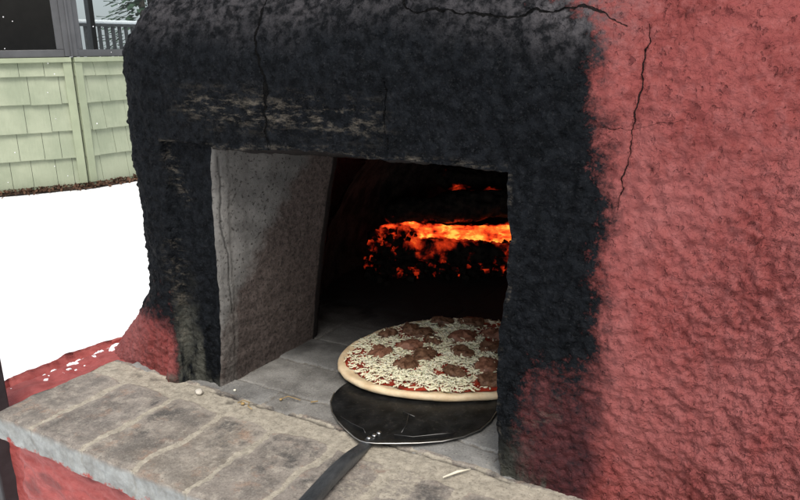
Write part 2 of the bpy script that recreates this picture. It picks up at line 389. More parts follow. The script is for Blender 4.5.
    cem = np.maximum(cem, .8*(1-sm(vv+fbm(P0*20, 3)*.02, .008, .03))*front*(xx < -.28))
    cem = np.maximum(cem, .55*np.exp(-(((xx+.325)/.035)**2+((vv-.03)/.03)**2))*front)
    crk = np.zeros_like(xx); cra = {}
    wx = xx+fbm(P0*70, 2)*.0035; wz = vv+fbm(P0*70+5, 2)*.0035
    for w, pts in CR:
        d = pdist(wx, wz, pts); wm = w*(.7+.6*sm(fbm(P0*16, 2), -.5, .6))
        crk = np.maximum(crk, np.clip(1.6-d/wm, 0, 1)*.5)
        k_ = len(cra)//2; cra['cd%d' % k_] = np.clip(sdist(wx, wz, pts), -.05, .05)
        cra['cw%d' % k_] = np.where(front & (vv < 1.5), w*(.42+.36*sm(fbm(P0*26, 2), -.4, .5))*(1-sm(d, .004, .012))*(.25+.75*sm(np.hypot(xx-pts[-1][0], vv-pts[-1][1]), .0, .05))*(.3+.7*sm(np.hypot(xx-pts[0][0], vv-pts[0][1]), .0, .03))-.002*sm(d, .004, .010), -.01)
    crk = crk*front
    # relief
    redw = np.clip(1-s*1.4, 0, 1)
    lum = fbm(P0*26, 3, .5)*.0030+fbm(P0*6, 2)*.008
    b1 = 1-np.abs(pn(P0*55))*2; b2 = 1-np.abs(pn(P0*95+8))*2
    rough = redw*(.35+.65*sm(xx+.6*fbm(P0*4, 2)*.2-.25*(vv-.3), -.15, .08))
    med = fbm(P0*(72, 72, 72)+2, 3, .62); rl = lum*.9+rough*(med*.0042+b1*.0010+b2*.0012)+(1-rough)*med*.0026+rough*redw*(sm(fbm(P0*98+40, 2, .55), -.30, .28)-.5)*.0040
    bumps = sm(pn(P0*70+31), .36, .62)*.0026*(.4+.6*(1-rough))
    pit = sm(-med-.35*rough+.1+.4*pn(P0*(11, 11, 11)), .75, 1.15)*redw*(vv < 1.5)
    rl = rl+bumps-pit*.002
    edgefade = 1-.75*np.exp(-(np.minimum(np.abs(xx-XL), np.abs(xx-XR))/.01)**2)*(vv < ZT)*front
    rl = rl*edgefade-crk*.006
    P = P+N*rl[..., None]
    ci = [j for j, (c, t) in enumerate(cols) if c == 'F']; xs_ = np.array([t for c, t in cols if c == 'F'])
    jL = ci[int(np.argmin(abs(xs_-XL)))]; jR = ci[int(np.argmin(abs(xs_-XR)))]; iT = int(np.argmin(abs(v-ZT)))
    nc2 = nc
    keep = np.ones((nr-1, nc), bool); keep[:iT, jL:jR] = False
    Fc = gridfaces(nr, nc, keep, True)
    V = P.reshape(-1, 3); cap = list(range((nr-1)*nc, nr*nc))
    at = dict(soot=s, grey=grey, crack=crk, ash_pale=ash_pale, cement=cem, pit=pit, rough=np.clip(np.where(redw > .5, rough*1.0, .35), 0, 1), maroon=mar+.6*thin*(xx < XL)*(1-lowL), **cra)
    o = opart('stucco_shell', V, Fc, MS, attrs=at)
    bm = bmesh.new(); bm.from_mesh(o.data); bm.verts.ensure_lookup_table(); bm.faces.new([bm.verts[i] for i in cap])
    loose = [q for q in bm.verts if not q.link_faces]; bmesh.ops.delete(bm, geom=loose, context='VERTS'); bm.to_mesh(o.data); bm.free()
    return P[:iT+1, jL], P[:iT+1, jR], P[iT, jL:jR+1]
EL, ER, ET = build_shell()

def grid_part(name, P, m, parent=None, attrs=None, flip=False, op=True):
    nr, nc = P.shape[:2]; F = gridfaces(nr, nc)
    if flip: F = F[:, ::-1]
    return (opart if op else mesh)(name, P.reshape(-1, 3), F, m, attrs=attrs) if op else mesh(name, P.reshape(-1, 3), F, m, parent, attrs=attrs)

# left jamb: from the edge loop inwards to y=1.2 and a rounded end
def build_left_jamb():
    n = 110; t = np.linspace(0, 1, n)
    nz = len(EL); f = EL[:, 2].clip(0, 1)/.48
    yb = 1.2
    P = np.zeros((nz, n+24, 3))
    for i in range(nz):
        a = EL[i]; zt = a[2]*(.432/.481) if a[2] > 0 else a[2]
        bx_ = np.interp(f[i], [0, 1], [-.941, -.858])
        b = np.array([bx_, yb-.012*math.sin(f[i]*3), zt])
        P[i, :n] = a+(b-a)*t[:, None]
        # slight nib: 15 mm return strip near the front, set proud
        P[i, :n, 0] += .003*sm(t, .0, .02)*(1-sm(t, .10, .14))
        q = np.linspace(0, 1, 25)[1:]
        ang = q*PI/2
        P[i, n:, 0] = b[0]-.05*(1-np.cos(ang)); P[i, n:, 1] = b[1]+.05*np.sin(ang)+.0*q; P[i, n:, 2] = zt
    Y = P[..., 1]; Z = P[..., 2]
    T = np.concatenate([t, np.full(24, 1.)])[None, :].repeat(nz, 0)
    w = sm(T, 0, .06)
    crk = np.clip(1.6-pdist(Y, Z, [(.925, .46), (.93, .40), (.926, .33), (.94, .27), (.938, .20), (.944, .15)])/.0013, 0, 1)*.7
    rel = fbm(P*14, 3)*.0022+fbm(P*70, 2)*.0007
    P[..., 0] += rel*w-crk*.003
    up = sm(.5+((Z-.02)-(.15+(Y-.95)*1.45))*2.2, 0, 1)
    pale = .38*(1-sm(T+fbm(P*15, 2)*.02, .02, .05))*sm(fbm(P*25, 3)+.35, 0, .5)+.35*sm(T, .02, .05)*(1-sm(T+.02*fbm(P*20, 2), .14, .17))
    soot = .9*sm(Z+fbm(P*14, 3)*.02, .455, .49)*.6+.97*sm(T+fbm(P*10, 3)*.03, .985, 1.03)
    soot = np.maximum(soot, (T >= 1)*.95)
    soot = np.maximum(soot, .45*sm(fbm(P*(6, 6, 2.5)+3, 3), .1, .6)*sm(Z, .1, .3))
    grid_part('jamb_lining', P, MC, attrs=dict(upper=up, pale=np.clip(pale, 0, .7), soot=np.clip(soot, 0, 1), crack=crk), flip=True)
build_left_jamb()
def build_right_jamb():
    n = 60; t = np.linspace(0, 1, n); P = np.zeros((len(ER), n, 3))
    for i in range(len(ER)):
        a = ER[i]; b = np.array([-.352, 1.2, a[2]*(.432/.481) if a[2] > 0 else a[2]]); P[i] = a+(b-a)*t[:, None]
    T = t[None].repeat(len(ER), 0); P[..., 0] += fbm(P*25, 3)*.004*sm(T, 0, .05)
    o = 0*P[..., 0]
    grid_part('jamb_lining', P, MC, attrs=dict(upper=o+.3, pale=o, soot=.35+.6*sm(P[..., 2]+T*.2, .1, .5), crack=o))
    n = 50; t = np.linspace(0, 1, n); Q = np.zeros((n, len(ET), 3))
    for j in range(len(ET)):
        a = ET[j]; f = j/(len(ET)-1); b = np.array([-.858+(-.352+.858)*f, 1.19, .432]); Q[:, j] = a+(b-a)*t[:, None]
    T = t[:, None].repeat(len(ET), 1); Q[..., 2] += fbm(Q*25, 3)*.004*sm(T, 0, .05)
    o = 0*Q[..., 0]
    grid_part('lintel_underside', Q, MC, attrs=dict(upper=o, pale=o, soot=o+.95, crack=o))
build_right_jamb()
def build_chamber():
    cx, cy, rx, ry, rz = -.62, 1.74, .545, .62, .52
    nu, nv = 120, 50
    u = np.linspace(0, 2*PI, nu, endpoint=False)[None, :].repeat(nv, 0); v = np.linspace(0, PI/2*.995, nv)[:, None].repeat(nu, 1)
    e = .75
    P = np.stack([cx+rx*np.cos(u)*np.cos(v)**e, cy+ry*np.sin(u)*np.cos(v)**e, -.01+rz*np.sin(v)], -1)
    P += (fbm(P*8, 3)*.008)[..., None]*np.array([1, 1, .6])
    cen = (P[:-1]+P[1:])/2; cen = (cen+np.roll(cen, -1, 1))/2
    hole = (cen[..., 1] < cy-.2) & (cen[..., 0] > -1.0) & (cen[..., 0] < -.35) & (cen[..., 2] < .435)
    F = gridfaces(nv, nu, ~hole, True)
    opart('chamber_lining', P.reshape(-1, 3), F, MSOOT)
build_chamber()
def chamber_front():
    V = []; F = []
    def quad(*p): b = len(V); V.extend(p); F.append((b, b+1, b+2, b+3))
    n = 12; y = 1.252
    for i in range(n):
        z0, z1 = -.01+.45*i/n, -.01+.45*(i+1)/n; xa = -.985+.08*max(0, z0)/.44; xb = -.985+.08*z1/.44
        quad((-1.18, y, z0), (xa, y, z0), (xb, y, z1), (-1.18, y, z1)); quad((-.345, y, z0), (-.05, y, z0), (-.05, y, z1), (-.345, y, z1))
    quad((-1.18, y-.045, .428), (-.05, y-.045, .428), (-.05, y-.045, .60), (-1.18, y-.045, .60)); quad((-1.18, y, .428), (-.86, y-.06, .428), (-.86, y-.06, .434), (-1.18, y, .434))
    opart('chamber_front', V, F, MSOOT, smooth=False)
chamber_front()

# hearth floor
def build_hearth():
    xs = np.linspace(-1.2, -.30, 300); ys = np.concatenate([np.linspace(.888, 1.30, 200), np.linspace(1.305, 2.42, 90)])
    X, Y = np.meshgrid(xs, ys); P = np.stack([X, Y, 0*X], -1)
    # tiles: big fire bricks, joints in a loose grid
    wx = X+fbm(P*14, 3)*.004; wy = Y+fbm(P*14+7, 3)*.004
    jy = [.958, 1.085, 1.20, 1.315, 1.43, 1.545, 1.66]
    d = np.full(X.shape, 9.)
    for q in jy: d = np.minimum(d, abs(wy-q))
    row = np.digitize(wy, jy)
    off = np.array([-.835, -.72, -.80, -.70, -.82, -.71, -.80, -.7])[row]
    dx = abs((wx-off+.115) % .23-.115); d = np.minimum(d, dx)
    cell = row*7.1+np.floor((wx-off)/.23)*3.7
    tint = (np.sin(cell*12.9898)*43758.5453) % 1
    mo = 1-sm(d, .0015, .0050)
    P[..., 2] = -.0022*mo+fbm(P*18, 4)*.0016+(tint-.5)*.0022
    P[..., 2] -= .006*(1-sm(Y+fbm(P*20, 3)*.006, .893, .902))
    soot = .985*sm(Y+.05*fbm(P*6, 3), 1.05, 1.55)**.7  # floor colour goes to near black toward the back of the chamber
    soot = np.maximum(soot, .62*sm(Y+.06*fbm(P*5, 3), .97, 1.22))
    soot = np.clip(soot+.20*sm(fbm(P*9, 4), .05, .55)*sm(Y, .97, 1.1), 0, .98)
    o = 0*X
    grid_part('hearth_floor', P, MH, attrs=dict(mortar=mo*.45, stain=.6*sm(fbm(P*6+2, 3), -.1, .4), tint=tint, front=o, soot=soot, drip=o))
build_hearth()

# brick ledge
def build_ledge():
    x0, y0, y1, x1 = -1.256, .635, .905, .62
    a = np.concatenate([np.linspace(x0-.052, x0, 22)[:-1], np.linspace(x0, -.15, 440)[:-1], np.linspace(-.15, x1, 90)])
    b = np.concatenate([np.linspace(y0-.052, y0, 24)[:-1], np.linspace(y0, y1, 115)])
    A, B = np.meshgrid(a, b)
    X = np.maximum(A, x0); Y = np.maximum(B, y0); da = np.clip(x0-A, 0, 1); db = np.clip(y0-B, 0, 1)
    Z = -np.maximum(da, db)
    P = np.stack([X, Y, Z], -1)
    # round off the worn arris
    top = Z > -1e-6
    ex = X-x0; ey = Y-y0
    wob = .004*fbm(P*30, 3)
    rnd = .006+wob
    Z2 = np.where(top, -np.clip(rnd-ey, 0, 1)**2/.012-np.clip(rnd-ex, 0, 1)**2/.012, Z); P[..., 2] = Z2
    wx = X+fbm(P*14, 4)*.010; wy = Y+fbm(P*14+9, 4)*.009
    J = [-1.144, -1.000, -.872, -.751, -.628, -.505, -.385, -.262, -.14, -.02, .10, .22, .34, .46, .58]
    dj = np.full(X.shape, 9.)
    for q in J: dj = np.minimum(dj, abs(wx-q))
    back = .842
    dk = abs(wy-back-.002)
    # rounded brick corners via smooth union of joint distances
    dd = np.minimum(dj, np.where(wy < back+.03, dk, 9))
    corner = np.sqrt(np.clip(.022-dj, 0, 1)**2+np.clip(.022-dk, 0, 1)**2)
    wid = np.where(X > -.62, .013, .0095)
    mo = 1-sm(dd, wid*.35, wid)
    mo = np.maximum(mo, sm(corner, .014, .022))
    mo = np.maximum(mo, .9*sm(wy, back, back+.008)*(1-sm(wy, .892, .90)))
    smear = sm(fbm(P*7+21, 3), .15, .6)*.55*sm(X, -.66, -.5)
    mo = np.clip(np.maximum(mo, smear), 0, 1)
    cell = np.digitize(wx, J)*1.; tint = (np.sin(cell*78.233+2)*43758.5453) % 1
    fr = np.maximum(sm(db, .002, .010+.004), sm(da, .002, .012))
    frj = np.where(~top, 1-sm(dj, .001, .003), 0)
    P[..., 2] += np.where(top, .0018*mo*0-.0030*(1-sm(dd, .004, .016))*0+fbm(P*22, 4)*.0014+fbm(P*90, 2)*.0006+(tint-.5)*.0035*(1-mo)-.0012*mo, 0)
    nf = fbm(P*30, 3)*.0035+.004*fbm(P*9, 2)
    P[..., 1] += np.where(db > 0, nf+.004*frj*0-.003, 0)
    P[..., 0] += np.where(da > 0, nf-.003, 0)
    # crack between ledge and hearth
    ck = np.exp(-((Y-.893+fbm(P*25, 3)*.006)/.0022)**2)*(X > -.96)*(X < -.33); P[..., 2] -= .004*ck
    stain = np.clip(.35+1.0*sm(wy+.05*fbm(P*9, 2), .71, .78)*sm(fbm(P*4+1, 2)+.2, -.25, .3)*(X > -1.02)+.25*(X < -.88), 0, 1)*(1-mo)*sm(dd, .010, .022)
    drip = np.where(db > .036, .9*sm(db+.010*fbm(P*(45, 1, 1), 3), .040, .050), 0)
    soot = np.clip(ck*.85+.5*frj*(db > .004)+.45*(1-sm(dd, .003, .006))*0, 0, 1)
    soot = np.maximum(soot, .55*np.exp(-((Y-.872)/.012)**2)*sm(fbm(P*30, 3), .0, .5)*(X < -.86))
    grid_part('brick_ledge', P, MBK, attrs=dict(mortar=mo, stain=stain, tint=tint, front=np.clip(fr*(1-.35*frj), 0, 1), soot=soot, drip=drip))
build_ledge()

# red base wall under the ledge
def build_base():
    x0, x1, y0, y1 = -1.240, .60, .655, 2.5
    def sheet(X, Y, Z, ax, name=None):
        P = np.stack([X, Y, Z], -1)
        dr = .35*sm(fbm(P*(7, 7, 18), 3), .2, .6)
        r = fbm(P*(16, 16, 30), 4)*.006+fbm(P*5, 2)*.01
        P[..., ax] += r
        return P, dr
    A, Zz = np.meshgrid(np.concatenate([np.linspace(x0-.9, x0, 60)[:-1], np.linspace(x0, -.4, 240)[:-1], np.linspace(-.4, x1, 60)]), np.concatenate([np.linspace(-.85, -.4, 40)[:-1], np.linspace(-.4, -.03, 130)]))
    X = np.maximum(A, x0); Y = y0+np.clip(x0-A, 0, 9)
    P = np.stack([X, Y, Zz], -1); r = fbm(P*(16, 16, 30), 4)*.005+fbm(P*5, 2)*.010+.004*(1-np.abs(pn(P*(9, 9, 22)))*2)
    P[..., 1] += r*(A >= x0); P[..., 0] += r*(A <= x0)
    grid_part('base_wall', P, MRB, attrs=dict(dark=.5*sm(fbm(P*(8, 8, 20)+2, 3), .25, .6)))
    # wider plinth that runs out to the left behind the ledge
    a = np.concatenate([np.linspace(-1.60-.75, -1.60, 80)[:-1], np.linspace(-1.60, -1.0, 160)]); b = np.concatenate([np.linspace(.74-.75, .74, 60)[:-1], np.linspace(.74, 1.5, 170)[:-1], np.linspace(1.5, 2.7, 40)])
    A, B = np.meshgrid(a, b)
    X = np.maximum(A, -1.60); Y = np.maximum(B, .74); Z = -.10-np.maximum(np.clip(-1.60-A, 0, 9), np.clip(.74-B, 0, 9))
    P = np.stack([X, Y, Z], -1)
    n = fbm(P*14, 4)*.006+fbm(P*4, 2)*.012
    P[..., 2] += np.where(Z > -.101, n, 0)-.03*(1-sm(X, -1.60, -1.54))*(Z > -.101)
    P[..., 0] += np.where(A < -1.6, n*2+.02*fbm(P*3, 2), 0)+np.where(A >= -1.6, -.02*fbm(np.stack([X*0, Y, X*0], -1)*6, 3)*(1-sm(X, -1.6, -1.45)), 0)
    P[..., 1] += np.where(B < .74, n, 0)
    grid_part('plinth', P, MRB, attrs=dict(dark=0*X))
    # red skirt behind the ledge joining plinth and oven foot
build_base()

# ================================================================== SNOW GROUND, SNOW ON THE PLINTH
def build_ground():
    a = np.concatenate([-np.geomspace(250, 12, 20), np.linspace(-11.5, 4, 140), np.geomspace(4.5, 250, 20)])
    b = np.concatenate([-np.geomspace(250, 6, 16), np.linspace(-5.5, 14, 140), np.geomspace(15, 250, 20)])
    X, Y = np.meshgrid(a, b); P = np.stack([X, Y, 0*X], -1)
    P[..., 2] = -.76+fbm(P*.5, 3)*.02
    tag(grid_part('snow_ground', P, MSNOW, op=False), kind='structure')
build_ground()
def build_snow_patch():
    xs = np.linspace(-1.64, -1.40, 90); ys = np.linspace(.76, 1.5, 150); X, Y = np.meshgrid(xs, ys); P = np.stack([X, Y, 0*X], -1)
    h = fbm(P*38, 4)*.8+.25-(X+1.60)*4.0+.5*sm(Y, 1.12, 1.3)
    P[..., 2] = -.112-.03*(1-sm(X, -1.60, -1.54))+np.clip(h, -.4, .5)*.02
    tag(grid_part('snow_patch', P, MSNOW, op=False), 'thin crusty snow lying along the outer edge of the red plinth', 'snow', kind='stuff')
build_snow_patch()

# ================================================================== FIRE
def ember_material(name, gain, lo, hi, seed, bands=(1, 1, 1)):
    m = M(name, .95, .1)
    m.set('Base Color', m.mix(m.ramp(m.noise(50, 5), [(.38, 0.), (.62, 1.)]), (.008, .007, .007), (.03, .024, .02)))
    v = m.map(bands); n = m.n[-1]; n.inputs['Location'].default_value = (seed, seed*.7, seed*.3)
    h = m.attr('glow')
    a = m.noise(22, 6, .65, v, .4)
    t = m.math('ADD', h, m.math('MULTIPLY', m.math('SUBTRACT', a, .5), 1.3))
    col = m.ramp(t, [(lo, (0, 0, 0)), (lo+.10, (.085, .003, .001)), (lo*.4+hi*.6, (.62, .035, .007)), (hi, (1.0, .15, .02)), (min(hi+.22, .99), (1, .42, .06))])
    m.set('Emission Color', col); m.set('Emission Strength', gain)
    m.bump(m.vor(35, vec=m.map((1, 1, 1))), .008); return m.m
def log_mesh(name, a, b, r, mat, heat, label, seed, squash=1., parent=None):
    a = Vector(a); b = Vector(b); L = (b-a).length; d = (b-a).normalized(); up = Vector((0, 0, 1)); x = up.cross(d).normalized(); u = d.cross(x)
    nl, nr = 140, 44; t = np.linspace(0, 1, nl)[:, None].repeat(nr, 1); an = np.linspace(0, 2*PI, nr, endpoint=False)[None].repeat(nl, 0)
    loc = np.stack([t*L, np.cos(an)*r, np.sin(an)*r*squash], -1)
    rr = 1+.22*fbm(np.stack([t*L*6, np.cos(an)*.8, np.sin(an)*.8], -1)+seed, 3)+.16*fbm(np.stack([t*L*26, np.cos(an)*2.4, np.sin(an)*2.4], -1)+seed, 3)
    end = np.clip(np.minimum(t, 1-t)/.06, 0, 1); rr = rr*(.35+.65*np.sqrt(end))*(1+.22*pn(np.stack([t*L*11+seed*3, t*0, t*0], -1)))
    # alligator-charred blocks
    blk = np.abs(pn(np.stack([t*L*34, np.cos(an)*2, np.sin(an)*2], -1)+seed)); rr = rr-.16*(1-sm(blk, 0, .18))
    P = np.array(a)+t[..., None]*L*np.array(d)+(np.cos(an)*rr*r)[..., None]*np.array(x)+(np.sin(an)*rr*r*squash)[..., None]*np.array(u)
    P[..., 2] += .012*np.sin(t*5+seed)
    # part facing the camera and below/above
    H = heat(t, an, P)
    V = P.reshape(-1, 3); F = gridfaces(nl, nr, None, True)
    o = mesh(name, V, F, mat, attrs=dict(glow=H))
    bm = bmesh.new(); bm.from_mesh(o.data); bm.verts.ensure_lookup_table()
    bm.faces.new([bm.verts[i] for i in range(nr)]); bm.faces.new([bm.verts[i] for i in range((nl-1)*nr, nl*nr)][::-1]); bm.to_mesh(o.data); bm.free()
    return tag(o, label, 'log', 'logs burning in the oven')
MHOT = ember_material('glowing_ember', 1.15, .40, .86, 3., (1, 1, 2.2)); MDIM = ember_material('charred_wood', .75, .41, .95, 9.)
D = np.array([.85, .53]); D = D/np.linalg.norm(D)
def pt(s, off, z):  # s metres along the fire line, off to the back
    q = np.array([-1.066, 1.734])+D*s+np.array([-D[1], D[0]])*off; return (q[0], q[1], z)
# front log (charred, weak glow along the top)
log_mesh('charred_log', pt(.02, .0, .045), pt(.62, -.03, .05), .040, MDIM, lambda t, an, P: .34+.16*np.sin(an)+.30*fbm(P*16, 3), 'blackened front log lying lowest on the hearth with faint red cracks', 1.)
# the glowing one
log_mesh('glowing_log', pt(-.02, .065, .098), pt(.66, .055, .106), .036, MHOT, lambda t, an, P: (.80-.25*(1-sm(t, .12, .2))-.55*(1-sm(np.cos(an-PI*.93), .15+.5*np.abs(t-.42), .6+.3*np.abs(t-.42))))+.34*fbm(P*22, 3), 'log glowing bright orange in the middle of the fire', 2., .85)
log_mesh('charred_log', pt(.0, .075, .172), pt(.70, .05, .178), .042, MDIM, lambda t, an, P: .20+.40*np.clip(-np.sin(an)-.4, 0, 1)+.14*fbm(P*14, 2), 'thick black log lying across the top of the glowing log', 5.)
log_mesh('charred_log', pt(.17, .20, .232), pt(.72, .12, .246), .036, MDIM, lambda t, an, P: .20+.16*fbm(P*20, 2)+(.44*np.exp(-((t-.13)/.06)**2)+.38*np.exp(-((t-.33)/.06)**2))*sm(-np.sin(an), -.1, .5), 'rearmost charred log at the top of the fire with glowing red ends', 8.)
rng = random.Random(5)
def build_embers():
    m = MB(); heat = []
    for i in range(1300):
        s = rng.uniform(-.06, .64); off = rng.gauss(-.03, .035); r = rng.uniform(.006, .017)
        if off > .03: off = .03
        z = rng.uniform(.0, .075)*max(0, 1-abs(off-.02)/.10)+.004; r *= .6
        if i % 9 == 0: s = rng.uniform(-.05, .09); off = rng.uniform(-.02, .035); z = rng.uniform(.03, .115); r *= 1.3
        x, y, _ = pt(s, off, 0); b = len(m.v)
        R3 = Matrix.Rotation(rng.uniform(0, 6), 3, Vector((rng.random(), rng.random(), rng.random()+.1)).normalized())
        m.box((x, y, z+r*.4), (r*2*rng.uniform(.6, 1.2), r*1.7, r*1.3), R3)
        h = (.16 if i % 9 == 0 else 0)+rng.choice([.08, .12, .16, .2, .24, .3, .34, .4, .5]) if off > -.09 else .1
        heat += [h+rng.uniform(-.1, .1) for _ in range(8)]
    o = mesh('embers', m.v, m.f, MDIM, smooth=False, attrs=dict(glow=heat))
    tag(o, 'bed of small charcoal embers scattered in front of the burning logs', 'embers', kind='stuff')
build_embers()

# ================================================================== PIZZA
PZ = (-.605, 1.238); PR = .212
pizza = thing('pizza', 'uncooked round pizza with shredded white cheese and brown sausage sliding off the peel', 'pizza', (PZ[0], PZ[1], .008))
def crust_mat():
    m = M('raw_dough', .55, .35); n = m.noise(25, 5)
    c = m.mix(m.ramp(n, [(.38, 0.), (.62, 1.)]), (.66, .50, .31), (.80, .66, .45)); c = m.mix(m.ramp(m.noise(90, 4), [(.6, 0.), (.75, .4)]), c, (.86, .78, .62))
    m.set('Base Color', c); m.set('Subsurface Weight', .15); m.set('Subsurface Radius', (.01, .006, .003)); m.set('Subsurface Scale', .3); m.bump(m.noise(60, 5), .002); return m.m
def cheese_mat():
    m = M('mozzarella', .45, .4); n = m.noise(40, 4)
    m.set('Base Color', m.mix(n, (.80, .73, .47), (.93, .90, .74))); m.set('Subsurface Weight', .1); m.set('Subsurface Scale', .01); return m.m
sauce = M('tomato_sauce', .3, .5); sauce.set('Base Color', sauce.mix(sauce.ramp(sauce.noise(60, 5), [(.35, 0.), (.65, 1.)]), (.16, .012, .006), (.42, .045, .02))); sauce.bump(sauce.noise(120, 4), .002)
meat = M('sausage', .5, .4); mn = meat.noise(90, 5, .7)
meat.set('Base Color', meat.mix(meat.ramp(mn, [(.38, 0.), (.62, 1.)]), (.075, .034, .018), (.25, .135, .08))); meat.bump(mn, .003)
meat2 = M('sausage_pink', .5, .4); mn = meat2.noise(70, 5, .7)
meat2.set('Base Color', meat2.mix(meat2.ramp(mn, [(.38, 0.), (.62, 1.)]), (.14, .058, .034), (.34, .165, .105))); meat2.bump(mn, .003)
PRA = [(0, .222), (30, .228), (60, .228), (86, .219), (109, .203), (135, .196), (157, .199), (178, .208), (193, .222), (208, .233), (225, .243), (238, .238), (253, .225), (269, .209), (285, .199), (307, .199), (321, .207), (340, .215), (360, .222)]
def prad(a): return float(np.interp(math.degrees(a) % 360, [p[0] for p in PRA], [p[1] for p in PRA]))*(1+.003*math.sin(9*a))
def ppart(name, V, F, m, smooth=True, parent=pizza):
    V = np.asarray(V, float)-np.array(pizza.location); return mesh(name, V, F, m, parent, smooth)
def build_pizza():
    na = 220; prof = [(0, .002), (.985, .000), (1.0, .003), (1.002, .0075), (.992, .0115), (.972, .0132), (.945, .0125), (.915, .0100), (.86, .0095), (.5, .0095), (0, .0095)]
    a = np.linspace(0, 2*PI, na, endpoint=False); rad = np.array([prad(q) for q in a]); V = np.zeros((len(prof), na, 3))
    for i, (k, z) in enumerate(prof):
        V[i, :, 0] = PZ[0]+np.cos(a)*rad*k; V[i, :, 1] = PZ[1]+np.sin(a)*rad*k; V[i, :, 2] = .008+z
    q = fbm(V*30, 3); V[2:8, :, 2] += q[2:8]*.0022; V[1:8, :, 0] += (q[1:8]*.002); V[9:, :, 2] += q[9:]*0
    ppart('crust', V.reshape(-1, 3), gridfaces(len(prof), na, None, True), crust_mat())
    # sauce: irregular edge
    nr = 60; V = np.zeros((nr, na, 3)); e = np.array([.915+.018*math.sin(7*q)+.014*math.sin(13*q+2)+.01*math.sin(23*q) for q in a])
    for i in range(nr):
        k = (i/(nr-1)); V[i, :, 0] = PZ[0]+np.cos(a)*rad*e*k; V[i, :, 1] = PZ[1]+np.sin(a)*rad*e*k; V[i, :, 2] = .008+.0122+(.0015 if k < .97 else 0)
    V[..., 2] += fbm(V*40, 3)*.0012
    ppart('sauce', V.reshape(-1, 3), gridfaces(nr, na, None, True)[:, ::-1], sauce.m)
    rg = random.Random(11)
    # sausage pieces: a loosely even scatter
    pts = []
    fixed = [(-.765, 1.245, .020), (-.73, 1.155, .024), (-.655, 1.135, .026), (-.69, 1.215, .026), (-.735, 1.30, .024), (-.64, 1.19, .028), (-.565, 1.17, .0), (-.55, 1.145, .027), (-.505, 1.20, .027), (-.575, 1.235, .026), (-.69, 1.37, .026), (-.61, 1.31, .028), (-.53, 1.29, .028), (-.63, 1.40, .026), (-.47, 1.26, .026), (-.47, 1.15, .025), (-.55, 1.36, .028), (-.70, 1.29, .022), (-.48, 1.34, .026), (-.57, 1.43, .024), (-.60, 1.10, .0), (-.43, 1.21, .025), (-.66, 1.265, .022), (-.51, 1.41, .025)]
    for (x, y, r) in fixed:
        if r == 0: continue
        if math.hypot(x-PZ[0], y-PZ[1]) > .19: continue
        pts.append((x, y, r*1.22))
    for (x, y, r) in pts:
        nu, nv = 26, 12; rot = rg.uniform(0, PI); asp = rg.uniform(.48, .80); hh = rg.uniform(.010, .014)
        u = np.linspace(0, 2*PI, nu, endpoint=False)[None].repeat(nv, 0); v = np.linspace(-PI/2, PI/2, nv)[:, None].repeat(nu, 1)
        sx = np.sign(np.cos(u))*abs(np.cos(u))**.7*np.cos(v)**.6*r; sy = np.sign(np.sin(u))*abs(np.sin(u))**.7*np.cos(v)**.6*r*asp; sz = np.sin(v)*hh
        Pm = np.stack([x+sx*math.cos(rot)-sy*math.sin(rot), y+sx*math.sin(rot)+sy*math.cos(rot), .0245+sz], -1)
        q = fbm(Pm*70, 4, .65); Pm[..., 0] += fbm(Pm*42+3, 2)*.005; Pm[..., 1] += fbm(Pm*42+9, 2)*.005; Pm[..., 2] += q*.006
        ppart('sausage_piece', Pm.reshape(-1, 3), gridfaces(nv, nu, None, True), rg.choice([meat.m, meat.m, meat2.m]))
    # shredded cheese strands
    m = MB(); n = 0; tries = 0
    while n < 3400 and tries < 60000:
        tries += 1
        a_ = rg.uniform(0, 2*PI); k = math.sqrt(rg.random())*.915; x = PZ[0]+math.cos(a_)*prad(a_)*k; y = PZ[1]+math.sin(a_)*prad(a_)*k
        dn = float(_cheese_noise(x, y))
        onm = any((x-px)**2+(y-py)**2 < (pr*.86)**2 for px, py, pr in pts)
        if onm and rg.random() > .03: continue
        if dn < -.12 and rg.random() > .22: continue
        if dn > .1: x += rg.gauss(0, .004)
        if k > .80 and rg.random() > .55: continue
        L = rg.choice([rg.uniform(.003, .009), rg.uniform(.009, .022)]); w = rg.choice([rg.uniform(.0007, .0013), rg.uniform(.0012, .0022)]); th = rg.uniform(0, 2*PI); bend = rg.uniform(-1.2, 1.2)
        z = .008+.0145+rg.uniform(0, .008)*(1 if k < .85 else .4)+(.006 if onm else 0); pts_ = []
        for s_ in range(4):
            f = s_/3-.5; aa = th+bend*f; pts_.append((x+math.cos(aa)*L*f*1.0-math.sin(th)*bend*f*f*L*.6, y+math.sin(aa)*L*f+math.cos(th)*bend*f*f*L*.6, z+rg.uniform(-.0012, .0016)))
        m.tube(pts_, [w*.7, w, w, w*.7], 5); n += 1
    nr2, na2 = 150, 420; V2 = np.zeros((nr2, na2, 3)); a2 = np.linspace(0, 2*PI, na2, endpoint=False); rd = np.array([prad(q) for q in a2])
    for i in range(nr2):
        k = .90*i/(nr2-1); V2[i, :, 0] = PZ[0]+np.cos(a2)*rd*k; V2[i, :, 1] = PZ[1]+np.sin(a2)*rd*k
    kk = (np.arange(nr2)/(nr2-1))[:, None]
    q2 = V2*1.; hh2 = fbm(q2*22, 3)*.75+fbm(q2*150, 3, .7)*.55+.02-.9*sm(kk, .86, 1.0)
    V2[..., 2] = .008+.0118+np.clip(hh2, -.3, .6)*.0062
    b0 = len(m.v); m.v += [tuple(x) for x in V2.reshape(-1, 3)]; m.f += [tuple(int(i)+b0 for i in f) for f in gridfaces(nr2, na2, None, True)[:, ::-1]]
    o = ppart('shredded_cheese', m.v, m.f, cheese_mat()); o['kind'] = 'stuff'
def _cheese_noise(x, y): return fbm(np.array([x*16, y*16, .3]), 2)
build_pizza()

